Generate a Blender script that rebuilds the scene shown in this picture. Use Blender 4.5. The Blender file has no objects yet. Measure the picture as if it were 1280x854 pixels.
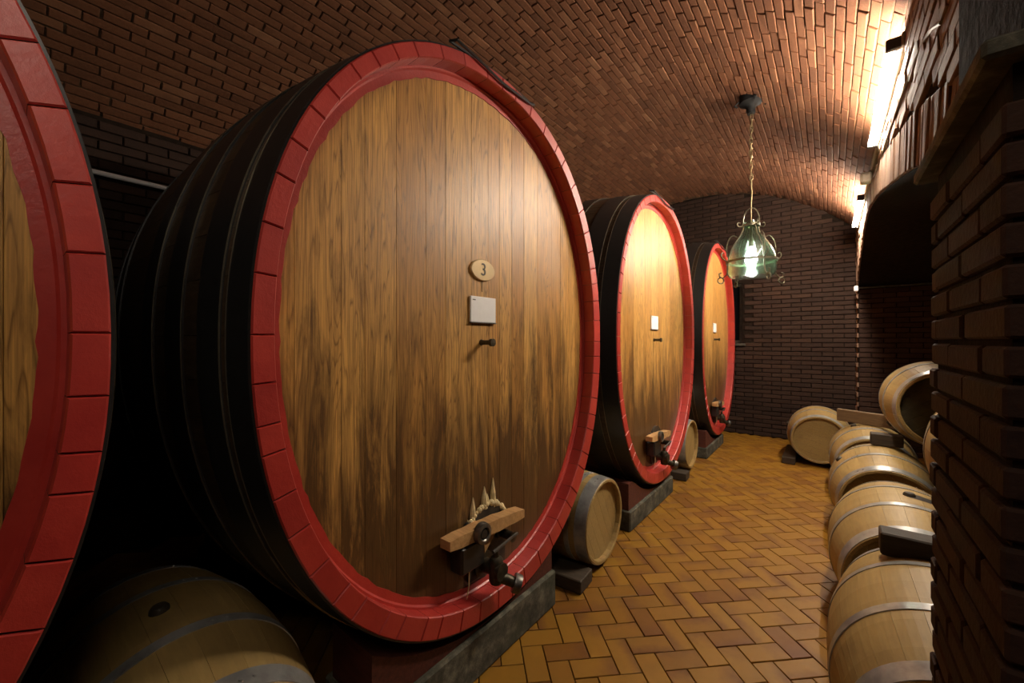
import bpy, math, random
from mathutils import Vector, Matrix, Euler
R = math.radians
pi = math.pi
random.seed(7)
scene = bpy.context.scene
col = scene.collection

# ---------------------------------------------------------------- camera, world, exposure
EYE = 1.56
YAW = 38.45
cam_d = bpy.data.cameras.new('camera')
cam_d.sensor_width = 36.0
cam_d.lens = 36.0 * 500 / 1280
cam_d.clip_start = 0.02
cam = bpy.data.objects.new('camera', cam_d)
cam.location = (0, 0, EYE)
cam.rotation_euler = (R(90), 0, R(YAW))
col.objects.link(cam)
scene.camera = cam
world = bpy.data.worlds.new('world')
scene.world = world
world.use_nodes = True
world.node_tree.nodes['Background'].inputs[0].default_value = (0.9, 0.75, 0.5, 1)
world.node_tree.nodes['Background'].inputs[1].default_value = 0.0
scene.view_settings.view_transform = 'Standard'
scene.view_settings.look = 'None'
scene.view_settings.gamma = 1.0
scene.view_settings.use_curve_mapping = False
scene.view_settings.exposure = 1.65
scene.cycles.diffuse_bounces = 2
TUBE_STRENGTH = 150.0
TUBE_COLOR = (1.0, 0.88, 0.73)


# ---------------------------------------------------------------- material helpers
class NT:
    def __init__(self, name):
        self.m = bpy.data.materials.new(name)
        self.m.use_nodes = True
        self.t = self.m.node_tree
        self.b = self.t.nodes['Principled BSDF']

    def n(self, kind, **kw):
        nd = self.t.nodes.new(kind)
        for k, v in kw.items():
            setattr(nd, k, v)
        return nd

    def link(self, a, b):
        self.t.links.new(a, b)

    def val(self, sock, v):
        if hasattr(v, 'is_output'):
            self.link(v, sock)
        else:
            sock.default_value = v

    def math(self, op, a, b=0.0, clamp=False):
        nd = self.n('ShaderNodeMath', operation=op, use_clamp=clamp)
        self.val(nd.inputs[0], a)
        self.val(nd.inputs[1], b)
        return nd.outputs[0]

    def coord(self, kind='world', scale=(1, 1, 1), loc=None):
        if kind == 'world':
            o = self.n('ShaderNodeNewGeometry').outputs['Position']
        else:
            o = self.n('ShaderNodeTexCoord').outputs['Object']
        mp = self.n('ShaderNodeMapping')
        self.link(o, mp.inputs[0])
        mp.inputs['Scale'].default_value = scale
        if loc is not None:
            self.val(mp.inputs['Location'], loc)
        return mp.outputs[0]

    def noise(self, vec, scale=5.0, detail=4.0, rough=0.55, dist=0.0):
        nd = self.n('ShaderNodeTexNoise')
        self.link(vec, nd.inputs['Vector'])
        nd.inputs['Scale'].default_value = scale
        nd.inputs['Detail'].default_value = detail
        nd.inputs['Roughness'].default_value = rough
        nd.inputs['Distortion'].default_value = dist
        return nd.outputs[0]

    def ramp(self, fac, stops):
        nd = self.n('ShaderNodeValToRGB')
        el = nd.color_ramp.elements
        while len(el) < len(stops):
            el.new(0.5)
        for e, (p, c) in zip(el, stops):
            e.position = p
            e.color = (c[0], c[1], c[2], 1) if not isinstance(c, (int, float)) else (c, c, c, 1)
        self.link(fac, nd.inputs[0])
        return nd.outputs[0]

    def mix(self, fac, a, b, mode='MIX'):
        nd = self.n('ShaderNodeMix', data_type='RGBA', blend_type=mode)
        self.val(nd.inputs[0], fac)
        for s, v in ((nd.inputs[6], a), (nd.inputs[7], b)):
            if isinstance(v, tuple):
                s.default_value = (v[0], v[1], v[2], 1)
            else:
                self.link(v, s)
        return nd.outputs[2]

    def tint(self):
        """a value 0..1 of the piece itself: its stored tint plus the object's own random number"""
        a = self.n('ShaderNodeAttribute', attribute_name='tint').outputs['Fac']
        r = self.n('ShaderNodeObjectInfo').outputs['Random']
        return self.math('FRACT', self.math('ADD', a, r))

    def bump(self, h, strength=0.3, dist=0.01):
        nd = self.n('ShaderNodeBump')
        nd.inputs['Strength'].default_value = strength
        nd.inputs['Distance'].default_value = dist
        self.link(h, nd.inputs['Height'])
        self.link(nd.outputs[0], self.b.inputs['Normal'])

    def out(self, color=None, rough=0.6, metal=0.0, spec=0.5, coat=0.0, coat_rough=0.2):
        if color is not None:
            if isinstance(color, tuple):
                self.b.inputs['Base Color'].default_value = (*color, 1)
            else:
                self.link(color, self.b.inputs['Base Color'])
        self.val(self.b.inputs['Roughness'], rough)
        self.b.inputs['Metallic'].default_value = metal
        self.b.inputs['Specular IOR Level'].default_value = spec
        self.b.inputs['Coat Weight'].default_value = coat
        self.b.inputs['Coat Roughness'].default_value = coat_rough
        return self.m


def brick_mat(name, c0, c1, c2, rough=0.85):
    k = NT(name)
    t = k.tint()
    base = k.ramp(t, [(0.0, c0), (0.45, c1), (0.8, c1), (1.0, c2)])
    v = k.coord('world', (1, 1, 1))
    n1 = k.noise(v, 9, 5, 0.6)
    n2 = k.noise(v, 70, 3, 0.6)
    c = k.mix(k.ramp(n1, [(0.3, 0.0), (0.7, 0.55)]), base, c0)
    c = k.mix(k.ramp(n2, [(0.35, 0.0), (0.75, 0.35)]), c, c2)
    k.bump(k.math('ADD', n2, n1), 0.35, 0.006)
    return k.out(c, rough, spec=0.25)


def mortar_mat(name, c0, c1):
    k = NT(name)
    v = k.coord('world')
    n1 = k.noise(v, 25, 5, 0.65)
    k.bump(n1, 0.5, 0.008)
    return k.out(k.ramp(n1, [(0.3, c0), (0.7, c1)]), 0.95, spec=0.1)


def head_wood_mat():
    k = NT('oak_head')
    t = k.tint()
    shift = k.n('ShaderNodeCombineXYZ')
    k.link(k.math('MULTIPLY', t, 40.0), shift.inputs[2])
    k.link(k.math('MULTIPLY', t, 13.0), shift.inputs[1])
    vg = k.coord('world', (42, 42, 0.9), shift.outputs[0])
    grain = k.noise(vg, 4.0, 7, 0.62, 0.4)
    # growth rings cut flat: contour lines of a slow field, drawn out along the board
    fld = k.noise(k.coord('world', (1, 6.0, 0.42), shift.outputs[0]), 1.4, 3, 0.45, 0.2)
    rg = k.math('FRACT', k.math('MULTIPLY', fld, 26.0))
    cath = k.ramp(rg, [(0.0, 0.35), (0.07, 0.0), (0.70, 0.0), (0.93, 0.95), (1.0, 0.35)])
    cath = k.math('MULTIPLY', cath, k.ramp(k.noise(k.coord('world', (30, 30, 3.0)), 2.5, 3, 0.6), [(0.32, 0.25), (0.6, 1.0)]))
    fine = k.noise(k.coord('world', (150, 150, 2.2), shift.outputs[0]), 2.0, 4, 0.6)
    base = k.ramp(t, [(0.0, (0.5989, 0.2972, 0.0663)), (0.35, (0.7728, 0.4283, 0.117)), (0.7, (0.7052, 0.3671, 0.0897)), (1.0, (0.541, 0.2622, 0.0585))])
    c = k.mix(k.ramp(grain, [(0.40, 0.0), (0.70, 0.6)]), base, (0.20, 0.085, 0.022))
    c = k.mix(k.math('MULTIPLY', cath, 0.85), c, (0.15, 0.06, 0.014))
    c = k.mix(k.ramp(fine, [(0.45, 0.0), (0.7, 0.45)]), c, (0.11, 0.045, 0.014))
    # old wine and damp streaks, running down the boards in irregular tongues, with light falloff painted in lower down
    sep = k.n('ShaderNodeSeparateXYZ')
    k.link(k.n('ShaderNodeNewGeometry').outputs['Position'], sep.inputs[0])
    st = k.noise(k.coord('world', (1, 5.5, 0.75), shift.outputs[0]), 2.0, 7, 0.72, 0.6)
    low_falloff = k.math('MULTIPLY', k.math('SUBTRACT', 1.80, sep.outputs[2]), 0.33)  # thickens the stain downwards; part of this darkening is light falloff put into colour
    stain = k.math('ADD', st, low_falloff)
    c = k.mix(k.ramp(stain, [(0.56, 0.0), (0.80, 0.9)]), c, (0.055, 0.024, 0.008))
    blot = k.noise(k.coord('world', (1, 9, 1.4)), 3.0, 5, 0.65)
    c = k.mix(k.ramp(blot, [(0.52, 0.0), (0.72, 0.6)]), c, (0.13, 0.055, 0.014))
    k.bump(k.math('ADD', grain, k.math('MULTIPLY', fine, 0.6)), 0.18, 0.004)
    return k.out(c, k.math('ADD', k.math('MULTIPLY', grain, 0.25), 0.30), spec=0.4, coat=0.12, coat_rough=0.42)


def red_mat():
    k = NT('red_paint')
    v = k.coord('world')
    n = k.noise(v, 6, 6, 0.65)
    n2 = k.noise(v, 55, 4, 0.7)
    c = k.ramp(n, [(0.3, (0.3969, 0.0225, 0.01683)), (0.7, (0.5481, 0.05063, 0.03213))])
    t = k.tint()
    c = k.mix(k.math('MULTIPLY', t, 0.35), c, (0.24, 0.010, 0.012))
    c = k.mix(k.ramp(n2, [(0.70, 0.0), (0.78, 0.55)]), c, (0.16, 0.055, 0.035))
    k.bump(n2, 0.35, 0.004)
    return k.out(c, 0.42, spec=0.8)


def dark_wood_mat(name, c0, c1, rough=0.6, axis=(2, 14, 14)):
    k = NT(name)
    t = k.tint()
    shift = k.n('ShaderNodeCombineXYZ')
    k.link(k.math('MULTIPLY', t, 23.0), shift.inputs[0])
    n = k.noise(k.coord('object', axis, shift.outputs[0]), 4, 6, 0.65)
    c = k.ramp(n, [(0.3, c0), (0.7, c1)])
    c = k.mix(k.math('MULTIPLY', t, 0.4), c, c0)
    k.bump(n, 0.3, 0.005)
    return k.out(c, rough, spec=0.4)


def pale_oak_mat():
    k = NT('pale_oak')
    t = k.tint()
    shift = k.n('ShaderNodeCombineXYZ')
    k.link(k.math('MULTIPLY', t, 31.0), shift.inputs[1])
    n = k.noise(k.coord('object', (1.6, 22, 22), shift.outputs[0]), 3, 6, 0.6)
    n2 = k.noise(k.coord('world'), 5, 5, 0.6)
    base = k.ramp(t, [(0.0, (0.3062, 0.1984, 0.06435)), (0.5, (0.3538, 0.2367, 0.08167)), (1.0, (0.3266, 0.2111, 0.0693))])
    c = k.mix(k.ramp(n, [(0.35, 0.0), (0.75, 0.5)]), base, (0.18, 0.111, 0.042))
    c = k.mix(k.ramp(n2, [(0.52, 0.0), (0.8, 0.55)]), c, (0.12, 0.069, 0.033))
    k.bump(n, 0.15, 0.003)
    return k.out(c, 0.5, spec=0.4)


def tile_mat():
    k = NT('glazed_tile')
    t = k.tint()
    base = k.ramp(t, [(0.0, (0.1992, 0.08696, 0.006377)), (0.3, (0.2601, 0.1238, 0.01015)), (0.75, (0.2379, 0.108, 0.008116)), (1.0, (0.166, 0.06324, 0.005217))])
    tc = k.n('ShaderNodeTexCoord').outputs['Object']
    sep = k.n('ShaderNodeSeparateXYZ')
    k.link(tc, sep.inputs[0])
    n = k.noise(k.coord('world'), 16, 4, 0.6)
    # kiln flashing: one long side of a tile burnt darker
    at = k.n('ShaderNodeAttribute', attribute_name='burn').outputs['Fac']
    f = k.ramp(k.math('ADD', at, k.math('MULTIPLY', k.math('SUBTRACT', n, 0.5), 0.7)), [(0.45, 0.0), (1.0, 0.75)])
    c = k.mix(f, base, (0.124, 0.0403, 0.00992))
    n2 = k.noise(k.coord('world'), 3.2, 5, 0.6)
    c = k.mix(k.ramp(n2, [(0.45, 0.0), (0.8, 0.4)]), c, (0.1364, 0.062, 0.0124))
    k.bump(n, 0.10, 0.003)
    return k.out(c, k.math('ADD', k.math('MULTIPLY', n, 0.3), 0.36), spec=0.3)


def plain(name, c, rough=0.5, metal=0.0, spec=0.5, var=0.25, nscale=30):
    k = NT(name)
    n = k.noise(k.coord('world'), nscale, 4, 0.6)
    d = tuple(x * (1 - var) for x in c)
    k.bump(n, 0.15, 0.003)
    return k.out(k.ramp(n, [(0.35, d), (0.65, c)]), rough, metal, spec)


def concrete_mat():
    k = NT('mossy_concrete')
    v = k.coord('world')
    n = k.noise(v, 9, 7, 0.7)
    n2 = k.noise(v, 4, 5, 0.6)
    c = k.ramp(n, [(0.32, (0.01875, 0.018, 0.0135)), (0.52, (0.075, 0.069, 0.0495)), (0.68, (0.195, 0.1762, 0.1237))])
    c = k.mix(k.ramp(n2, [(0.5, 0.0), (0.7, 0.5)]), c, (0.045, 0.05, 0.026))
    k.bump(n, 0.6, 0.01)
    return k.out(c, 0.8, spec=0.3)


def emit_mat(name, color, strength):
    k = NT(name)
    k.b.inputs['Base Color'].default_value = (0.9, 0.9, 0.9, 1)
    k.b.inputs['Emission Color'].default_value = (*color, 1)
    k.b.inputs['Emission Strength'].default_value = strength
    return k.m


def glass_mat():
    k = NT('green_glass')
    n = k.noise(k.coord('object'), 14, 3, 0.5)
    k.bump(n, 0.12, 0.01)
    k.b.inputs['Base Color'].default_value = (0.72, 0.96, 0.84, 1)
    k.b.inputs['Transmission Weight'].default_value = 1.0
    k.b.inputs['Roughness'].default_value = 0.10
    k.b.inputs['IOR'].default_value = 1.45
    return k.m


M = {
    'vault_brick': brick_mat('vault_brick', (0.0759, 0.02696, 0.01122), (0.132, 0.04891, 0.02076), (0.2046, 0.09091, 0.04376)),
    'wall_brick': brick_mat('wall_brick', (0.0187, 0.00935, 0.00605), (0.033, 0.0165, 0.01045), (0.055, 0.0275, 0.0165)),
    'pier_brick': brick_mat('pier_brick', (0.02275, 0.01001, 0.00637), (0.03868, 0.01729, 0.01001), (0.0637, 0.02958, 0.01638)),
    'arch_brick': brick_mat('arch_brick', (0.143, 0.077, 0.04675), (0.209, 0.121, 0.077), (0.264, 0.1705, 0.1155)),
    'mortar': mortar_mat('mortar', (0.0434, 0.02356, 0.0124), (0.124, 0.0775, 0.0465)),
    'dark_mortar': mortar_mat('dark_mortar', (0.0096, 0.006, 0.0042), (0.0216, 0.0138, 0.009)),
    'grout': mortar_mat('grout', (0.03, 0.0156, 0.006), (0.06, 0.0312, 0.012)),
    'tile': tile_mat(),
    'oak_head': head_wood_mat(),
    'red': red_mat(),
    'stave': dark_wood_mat('dark_stave', (0.020, 0.012, 0.006), (0.085, 0.048, 0.022), 0.5),
    'saddle': dark_wood_mat('red_stained_saddle', (0.050, 0.014, 0.009), (0.12, 0.030, 0.018), 0.6),
    'beam': dark_wood_mat('dark_beam', (0.022, 0.0143, 0.00825), (0.066, 0.044, 0.02475), 0.7),
    'old_plank': dark_wood_mat('old_plank', (0.10, 0.06, 0.028), (0.20, 0.12, 0.055), 0.6),
    'lath': dark_wood_mat('light_timber', (0.36, 0.19, 0.07), (0.62, 0.36, 0.15), 0.5),
    'pale_oak': pale_oak_mat(),
    'dark_oak': plain('dark_head_oak', (0.075, 0.058, 0.026), 0.7, 0, 0.3, 0.5, 12),  # darker tone for the head boards of one upper barrel
    'black_iron': plain('black_iron', (0.018, 0.017, 0.016), 0.38, 0.0, 0.6),
    'matt_black': plain('matt_black_iron', (0.006, 0.006, 0.006), 0.7, 0.0, 0.2),
    'bare_edge': plain('worn_iron_edge', (0.32, 0.28, 0.20), 0.35, 0.8),
    'galv': plain('galvanised_hoop', (0.46, 0.45, 0.43), 0.33, 0.5, 0.5, 0.45, 12),
    'steel': plain('dull_steel', (0.20, 0.19, 0.17), 0.4, 0.9, 0.5, 0.4),
    'tarnish': plain('tarnished_bronze', (0.085, 0.070, 0.045), 0.45, 0.7, 0.5, 0.5),
    'concrete': concrete_mat(),
    'stone': plain('grey_stone', (0.085, 0.08, 0.062), 0.85, 0, 0.3, 0.5, 14),
    'white_card': plain('white_card', (0.92, 0.91, 0.90), 0.5, 0, 0.4, 0.04),
    'brass': plain('pale_brass_plate', (0.62, 0.44, 0.20), 0.42, 0.15, 0.5, 0.1),
    'ink': plain('dark_ink', (0.05, 0.032, 0.015), 0.6),
    'wax': plain('tallow_seal', (0.78, 0.62, 0.33), 0.6, 0, 0.4, 0.35, 40),
    'door_dark': plain('damp_dark_oak', (0.050, 0.036, 0.022), 0.6, 0, 0.4, 0.6, 18),
    'housing': plain('painted_steel_housing', (0.216, 0.21, 0.144), 0.5, 0, 0.5, 0.3),
    'grey_plastic': plain('ivory_plastic', (0.55, 0.53, 0.40), 0.5, 0, 0.5, 0.1),
    'cable': plain('grey_cable', (0.26, 0.22, 0.16), 0.6),
    'wrought': plain('wrought_iron', (0.112, 0.098, 0.063), 0.4, 0.7, 0.5, 0.4),
    'chain': plain('chain_brass', (0.28, 0.22, 0.12), 0.35, 0.8, 0.5, 0.3),
    'tube': emit_mat('fluorescent_tube', TUBE_COLOR, TUBE_STRENGTH),
    'bulb': emit_mat('frosted_bulb', (1.0, 0.96, 0.85), 45.0),
    'old_tube': emit_mat('ageing_fluorescent_tube', TUBE_COLOR, TUBE_STRENGTH * 0.165),
    'glass': glass_mat(),
    'pane': plain('black_pane', (0.006, 0.006, 0.007), 0.15, 0, 0.5),
    'stain': plain('wine_stain', (0.030, 0.020, 0.012), 0.5, 0, 0.4, 0.5),
}


# ---------------------------------------------------------------- mesh helpers
class MB:
    def __init__(self):
        self.v, self.f, self.mi, self.tn, self.bn = [], [], [], [], []

    def add(self, vs, fs, mat=0, tint=0.0, burn=None):
        o = len(self.v)
        self.v.extend(tuple(p) for p in vs)
        self.bn.extend(burn if burn else [0.0] * len(vs))
        for f in fs:
            self.f.append([i + o for i in f])
            self.mi.append(mat)
            self.tn.append(tint)
        return self

    def box(self, lo, hi, mat=0, ch=0.0, tint=0.0):
        x0, y0, z0 = lo
        x1, y1, z1 = hi
        if ch <= 0:
            vs = [(x, y, z) for z in (z0, z1) for y in (y0, y1) for x in (x0, x1)]
            fs = [(0, 2, 3, 1), (4, 5, 7, 6), (0, 1, 5, 4), (2, 6, 7, 3), (0, 4, 6, 2), (1, 3, 7, 5)]
            return self.add(vs, fs, mat, tint)
        # chamfered along every edge: a 24-vertex box
        vs, idx = [], {}
        for sx in (0, 1):
            for sy in (0, 1):
                for sz in (0, 1):
                    c = [(x0, x1)[sx], (y0, y1)[sy], (z0, z1)[sz]]
                    d = [(ch, -ch)[sx], (ch, -ch)[sy], (ch, -ch)[sz]]
                    for ax in range(3):
                        p = [c[i] + (0 if i == ax else d[i]) for i in range(3)]
                        idx[(sx, sy, sz, ax)] = len(vs)
                        vs.append(p)
        fs = []
        cen = Vector(((x0 + x1) / 2, (y0 + y1) / 2, (z0 + z1) / 2))

        def face(ids):
            a, b, c = (Vector(vs[i]) for i in ids[:3])
            nrm = (b - a).cross(c - a)
            mid = sum((Vector(vs[i]) for i in ids), Vector()) / len(ids)
            fs.append(tuple(ids) if nrm.dot(mid - cen) >= 0 else tuple(reversed(ids)))
        for ax in range(3):
            o1, o2 = [i for i in range(3) if i != ax]
            for s in (0, 1):
                q = []
                for (p1, p2) in ((0, 0), (1, 0), (1, 1), (0, 1)):
                    k = [0, 0, 0]
                    k[ax], k[o1], k[o2] = s, p1, p2
                    q.append(idx[(*k, ax)])
                face(q)
            for p1 in (0, 1):
                for p2 in (0, 1):
                    ka, kb = [0, 0, 0], [0, 0, 0]
                    ka[ax], kb[ax] = 0, 1
                    ka[o1] = kb[o1] = p1
                    ka[o2] = kb[o2] = p2
                    face([idx[(*ka, o1)], idx[(*kb, o1)], idx[(*kb, o2)], idx[(*ka, o2)]])
        for sx in (0, 1):
            for sy in (0, 1):
                for sz in (0, 1):
                    face([idx[(sx, sy, sz, a)] for a in range(3)])
        return self.add(vs, fs, mat, tint)

    def tube(self, pts, r, seg=8, mat=0, closed=False, caps=True):
        pts = [Vector(p) for p in pts]
        n = len(pts)
        rr = r if isinstance(r, (list, tuple)) else [r] * n
        vs, fs = [], []
        prev = None
        for i, p in enumerate(pts):
            if closed:
                t = pts[(i + 1) % n] - pts[i - 1]
            else:
                t = pts[min(i + 1, n - 1)] - pts[max(i - 1, 0)]
            t.normalize()
            if prev is None:
                u = t.orthogonal().normalized()
            else:
                u = (prev - t * prev.dot(t))
                u = u.normalized() if u.length > 1e-6 else t.orthogonal().normalized()
            prev = u
            w = t.cross(u)
            for k in range(seg):
                a = 2 * pi * k / seg
                vs.append(p + (u * math.cos(a) + w * math.sin(a)) * rr[i])
        m = n if closed else n - 1
        for i in range(m):
            j = (i + 1) % n
            for k in range(seg):
                l = (k + 1) % seg
                fs.append((i * seg + k, i * seg + l, j * seg + l, j * seg + k))
        if caps and not closed:
            fs.append(tuple(reversed(range(seg))))
            fs.append(tuple((n - 1) * seg + k for k in range(seg)))
        return self.add(vs, fs, mat)

    def lathe(self, prof, seg=32, mat=0, axis='z', close=False, center=(0, 0, 0)):
        """prof: list of (radius, height)"""
        vs, fs = [], []
        c = Vector(center)
        for (r, h) in prof:
            for k in range(seg):
                a = 2 * pi * k / seg
                p = Vector((r * math.cos(a), r * math.sin(a), h))
                if axis == 'x':
                    p = Vector((p.z, p.x, p.y))
                elif axis == 'y':
                    p = Vector((p.y, p.z, p.x))
                vs.append(p + c)
        n = len(prof)
        for i in range(n if close else n - 1):
            j = (i + 1) % n
            for k in range(seg):
                l = (k + 1) % seg
                fs.append((i * seg + k, i * seg + l, j * seg + l, j * seg + k))
        if not close:
            if prof[0][0] > 1e-5:
                fs.append(tuple(reversed(range(seg))))
            if prof[-1][0] > 1e-5:
                fs.append(tuple((n - 1) * seg + k for k in range(seg)))
        return self.add(vs, fs, mat)

    def prism(self, poly, vec, mat=0):
        """closed polygon (3d points, one plane) extruded by vec"""
        n = len(poly)
        v = Vector(vec)
        vs = [Vector(p) for p in poly] + [Vector(p) + v for p in poly]
        fs = [tuple(range(n)), tuple(reversed(range(n, 2 * n)))]
        for i in range(n):
            j = (i + 1) % n
            fs.append((i, i + n, j + n, j))
        return self.add(vs, fs, mat)

    def mesh(self, name, mats, smooth=False):
        me = bpy.data.meshes.new(name)
        me.from_pydata([tuple(p) for p in self.v], [], self.f)
        for m in mats:
            me.materials.append(m)
        me.polygons.foreach_set('material_index', self.mi)
        a = me.attributes.new('tint', 'FLOAT', 'FACE')
        a.data.foreach_set('value', self.tn)
        if any(self.bn):
            b = me.attributes.new('burn', 'FLOAT', 'POINT')
            b.data.foreach_set('value', self.bn)
        if smooth:
            me.polygons.foreach_set('use_smooth', [True] * len(self.f))
            me.set_sharp_from_angle(angle=R(38))
        me.update()
        return me

    def build(self, name, mats, parent=None, smooth=False):
        if not isinstance(mats, (list, tuple)):
            mats = [mats]
        return link(name, self.mesh(name, mats, smooth), parent)


def link(name, me, parent=None, mat=None):
    o = bpy.data.objects.new(name, me)
    col.objects.link(o)
    if parent is not None:
        o.parent = parent
    if mat is not None:
        o.matrix_local = mat
    return o


def fix_normals(me):
    import bmesh
    bm = bmesh.new()
    bm.from_mesh(me)
    bmesh.ops.recalc_face_normals(bm, faces=bm.faces)
    bm.to_mesh(me)
    bm.free()


def tag(o, label, cat, group=None):
    o['label'] = label
    o['category'] = cat
    if group:
        o['group'] = group
    return o


def struct(o, label=None):
    o['kind'] = 'structure'
    if label:
        o['label'] = label
    return o


def empty(name, loc, rz=0.0):
    o = bpy.data.objects.new(name, None)
    o.empty_display_size = 0.1
    o.location = loc
    o.rotation_euler = (0, 0, rz)
    col.objects.link(o)
    return o


CY, SY = math.cos(R(YAW)), math.sin(R(YAW))


def view_of(p):
    """where a world point falls in the frame (used only to choose which pieces show largest)"""
    zc = p[1] * CY - p[0] * SY
    xc = p[1] * SY + p[0] * CY
    if zc < 0.15:
        return None
    return 640 + 500 * xc / zc, 427 - 500 * (p[2] - EYE) / zc, zc


# brick / tile pieces: outward = +z, length = x, width = y, back face at z = 0
def piece(l, w, h, ch, rnd=0.0, burn=False):
    mb = MB()
    vs = []
    for (z, ins) in ((0.0, 0.0), (h - ch, 0.0), (h, ch)):
        for (sx, sy) in ((-1, -1), (1, -1), (1, 1), (-1, 1)):
            vs.append((sx * (l / 2 - ins) + random.uniform(-rnd, rnd), sy * (w / 2 - ins) + random.uniform(-rnd, rnd),
                       z + (random.uniform(-rnd, rnd) if z > 0 else 0)))
    fs = [(3, 2, 1, 0), (8, 9, 10, 11)]
    for a in (0, 4):
        for i in range(4):
            j = (i + 1) % 4
            fs.append((a + i, a + j, a + 4 + j, a + 4 + i))
    bn = None
    if burn:
        mode = random.choice([0, 0, 1, 2, 2, 3, 4])
        bn = []
        for i in range(12):
            k = i % 4
            e = {0: 0, 1: (k in (0, 1)), 2: (k in (2, 3)), 3: (k in (1, 2)), 4: (k in (0, 3))}[mode]
            bn.append((1.0 if e else 0.0) * random.uniform(0.7, 1.1))
    mb.add(vs, fs, 0, random.random(), bn)
    return mb


def scatter(spots, variants, mat, name, parent, limit, rest_name):
    """spots: list of (matrix, weight). The largest in view become objects of their own, the rest one joined part."""
    meshes = [v.mesh(name, [mat]) for v in variants]
    order = sorted(range(len(spots)), key=lambda i: -spots[i][1])
    own = [i for i in order[:limit] if spots[i][1] > 0]
    own_set = set(own)
    for i in own:
        link(name, random.choice(meshes), parent, spots[i][0])
    rest = MB()
    for i, (mt, w) in enumerate(spots):
        if i in own_set:
            continue
        v = random.choice(variants)
        rest.add([mt @ Vector(p) for p in v.v], v.f, 0, random.random(), v.bn if any(v.bn) else None)
    if rest.v:
        o = rest.build(rest_name, mat, parent)
        o['kind'] = 'stuff'


def frame(origin, xdir, zdir):
    x = Vector(xdir).normalized()
    z = Vector(zdir).normalized()
    y = z.cross(x).normalized()
    x = y.cross(z)
    m = Matrix((x, y, z)).transposed().to_4x4()
    m.translation = Vector(origin)
    return m


# ---------------------------------------------------------------- the setting
Y0, Y1 = -2.2, 7.75          # rear wall, end wall
XL, XR = -4.12, 0.32         # wall behind the casks, arcaded wall
VX, VZ, VR = -1.9, EYE - 0.45, 3.05   # axis and radius of the vault


def vault_z(x, r=VR):
    return VZ + math.sqrt(max(r * r - (x - VX) ** 2, 0))


# floor: grout bed with herringbone tiles
fl = MB()
fl.box((XL - 0.2, Y0 - 0.2, -0.25), (1.7, Y1 + 0.2, -0.012))
floor = struct(fl.build('floor', M['grout']), 'floor of yellow-brown tiles laid in herringbone')
U = EYE / 14.2071
tiles = []
ca, sa = math.cos(R(YAW + 6.04)), math.sin(R(YAW + 6.04))


def tile_pt(u, v):
    a, b = (u + 4.3826) * U, -(v - 20.4808) * U
    return ca * a - sa * b, sa * a + ca * b


for i in range(-120, 121):
    for j in range(-60, 61):
        for horiz in (0, 1):
            if horiz:
                u, v = 1 + i + 2 * j + 1.0, i - 2 * j + 0.5
            else:
                u, v = i + 2 * j + 0.5, i - 2 * j + 1.0
            x, y = tile_pt(u, v)
            if not (XL + 0.05 < x < 1.42 and Y0 + 0.05 < y < Y1 - 0.02):
                continue
            ang = R(YAW + 6.04) + (0 if horiz else pi / 2) + random.uniform(-0.006, 0.006)
            if random.random() < 0.5:
                ang += pi
            mt = Matrix.Translation((x, y, -0.0125 + random.uniform(-0.0012, 0.0008))) @ Matrix.Rotation(ang, 4, 'Z') @ \
                Matrix.Rotation(random.uniform(-0.004, 0.004), 4, 'X')
            w = 0.0
            q = view_of((x, y, 0))
            if q and -1.28 < x < 0.25 and -40 < q[0] < 1165 and 400 < q[1] < 880:
                w = 1.0 / q[2] ** 3
                if x > -0.02 and y < 6.2:
                    w = 0.0
            tiles.append((mt, w))
scatter(tiles, [piece(2 * U - 0.005, U - 0.005, 0.0125, 0.0022, 0.0006, True) for _ in range(24)], M['tile'], 'floor_tile', floor, 300,
        'floor_tiles_beyond')

# vault: mortar shell with brick courses running along the cellar
A0 = -math.asin((XR + 0.25 - VX) / VR)
A1 = -A0
sh = MB()
NS = 72
vs, fs = [], []
for k in range(NS + 1):
    a = A0 + (A1 - A0) * k / NS
    for (rr, yy) in ((VR, Y0 - 0.1), (VR, Y1 + 0.1), (VR + 0.25, Y1 + 0.1), (VR + 0.25, Y0 - 0.1)):
        vs.append((VX + rr * math.sin(a), yy, VZ + rr * math.cos(a)))
for k in range(NS):
    for e in range(4):
        g = (e + 1) % 4
        fs.append((k * 4 + e, k * 4 + g, k * 4 + 4 + g, k * 4 + 4 + e))
fs += [(0, 3, 2, 1), tuple(NS * 4 + e for e in range(4))]
sh.add(vs, fs)
ceiling = struct(sh.build('ceiling', M['mortar']), 'brick barrel vault with courses running along the cellar')
fix_normals(ceiling.data)
PITCH, BL = 0.0625, 0.222
spots = []
a_lim = math.asin((XR - VX) / VR)
nc = int(2 * a_lim * VR / PITCH)
for i in range(-(nc // 2) - 1, nc // 2 + 2):
    a = i * PITCH / VR
    if abs(a) > a_lim + 0.01:
        continue
    y = Y0 + (BL / 2 if i % 2 else 0) + random.uniform(-0.05, 0.05)
    while y < Y1 - 0.02:
        ln = BL
        yc = y + ln / 2
        x, z = VX + VR * math.sin(a), VZ + VR * math.cos(a)
        mt = frame((x, yc, z), (random.uniform(-0.003, 0.003), 1, random.uniform(-0.003, 0.003)), (-math.sin(a), random.uniform(-0.007, 0.007), -math.cos(a)))
        mt = mt @ Matrix.Translation((random.uniform(-0.003, 0.003), random.uniform(-0.0015, 0.0015), random.uniform(-0.012, -0.006)))
        w = 0.0
        q = view_of((x, yc, z))
        if q and 0 < q[0] < 1150 and -20 < q[1] < 320:
            w = 1.0 / q[2] ** 2
            if x < -1.9 and yc > 2.2:
                w = 0.0
        if Y0 < yc < Y1 - 0.1:
            spots.append((mt, w))
        y += BL
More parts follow.
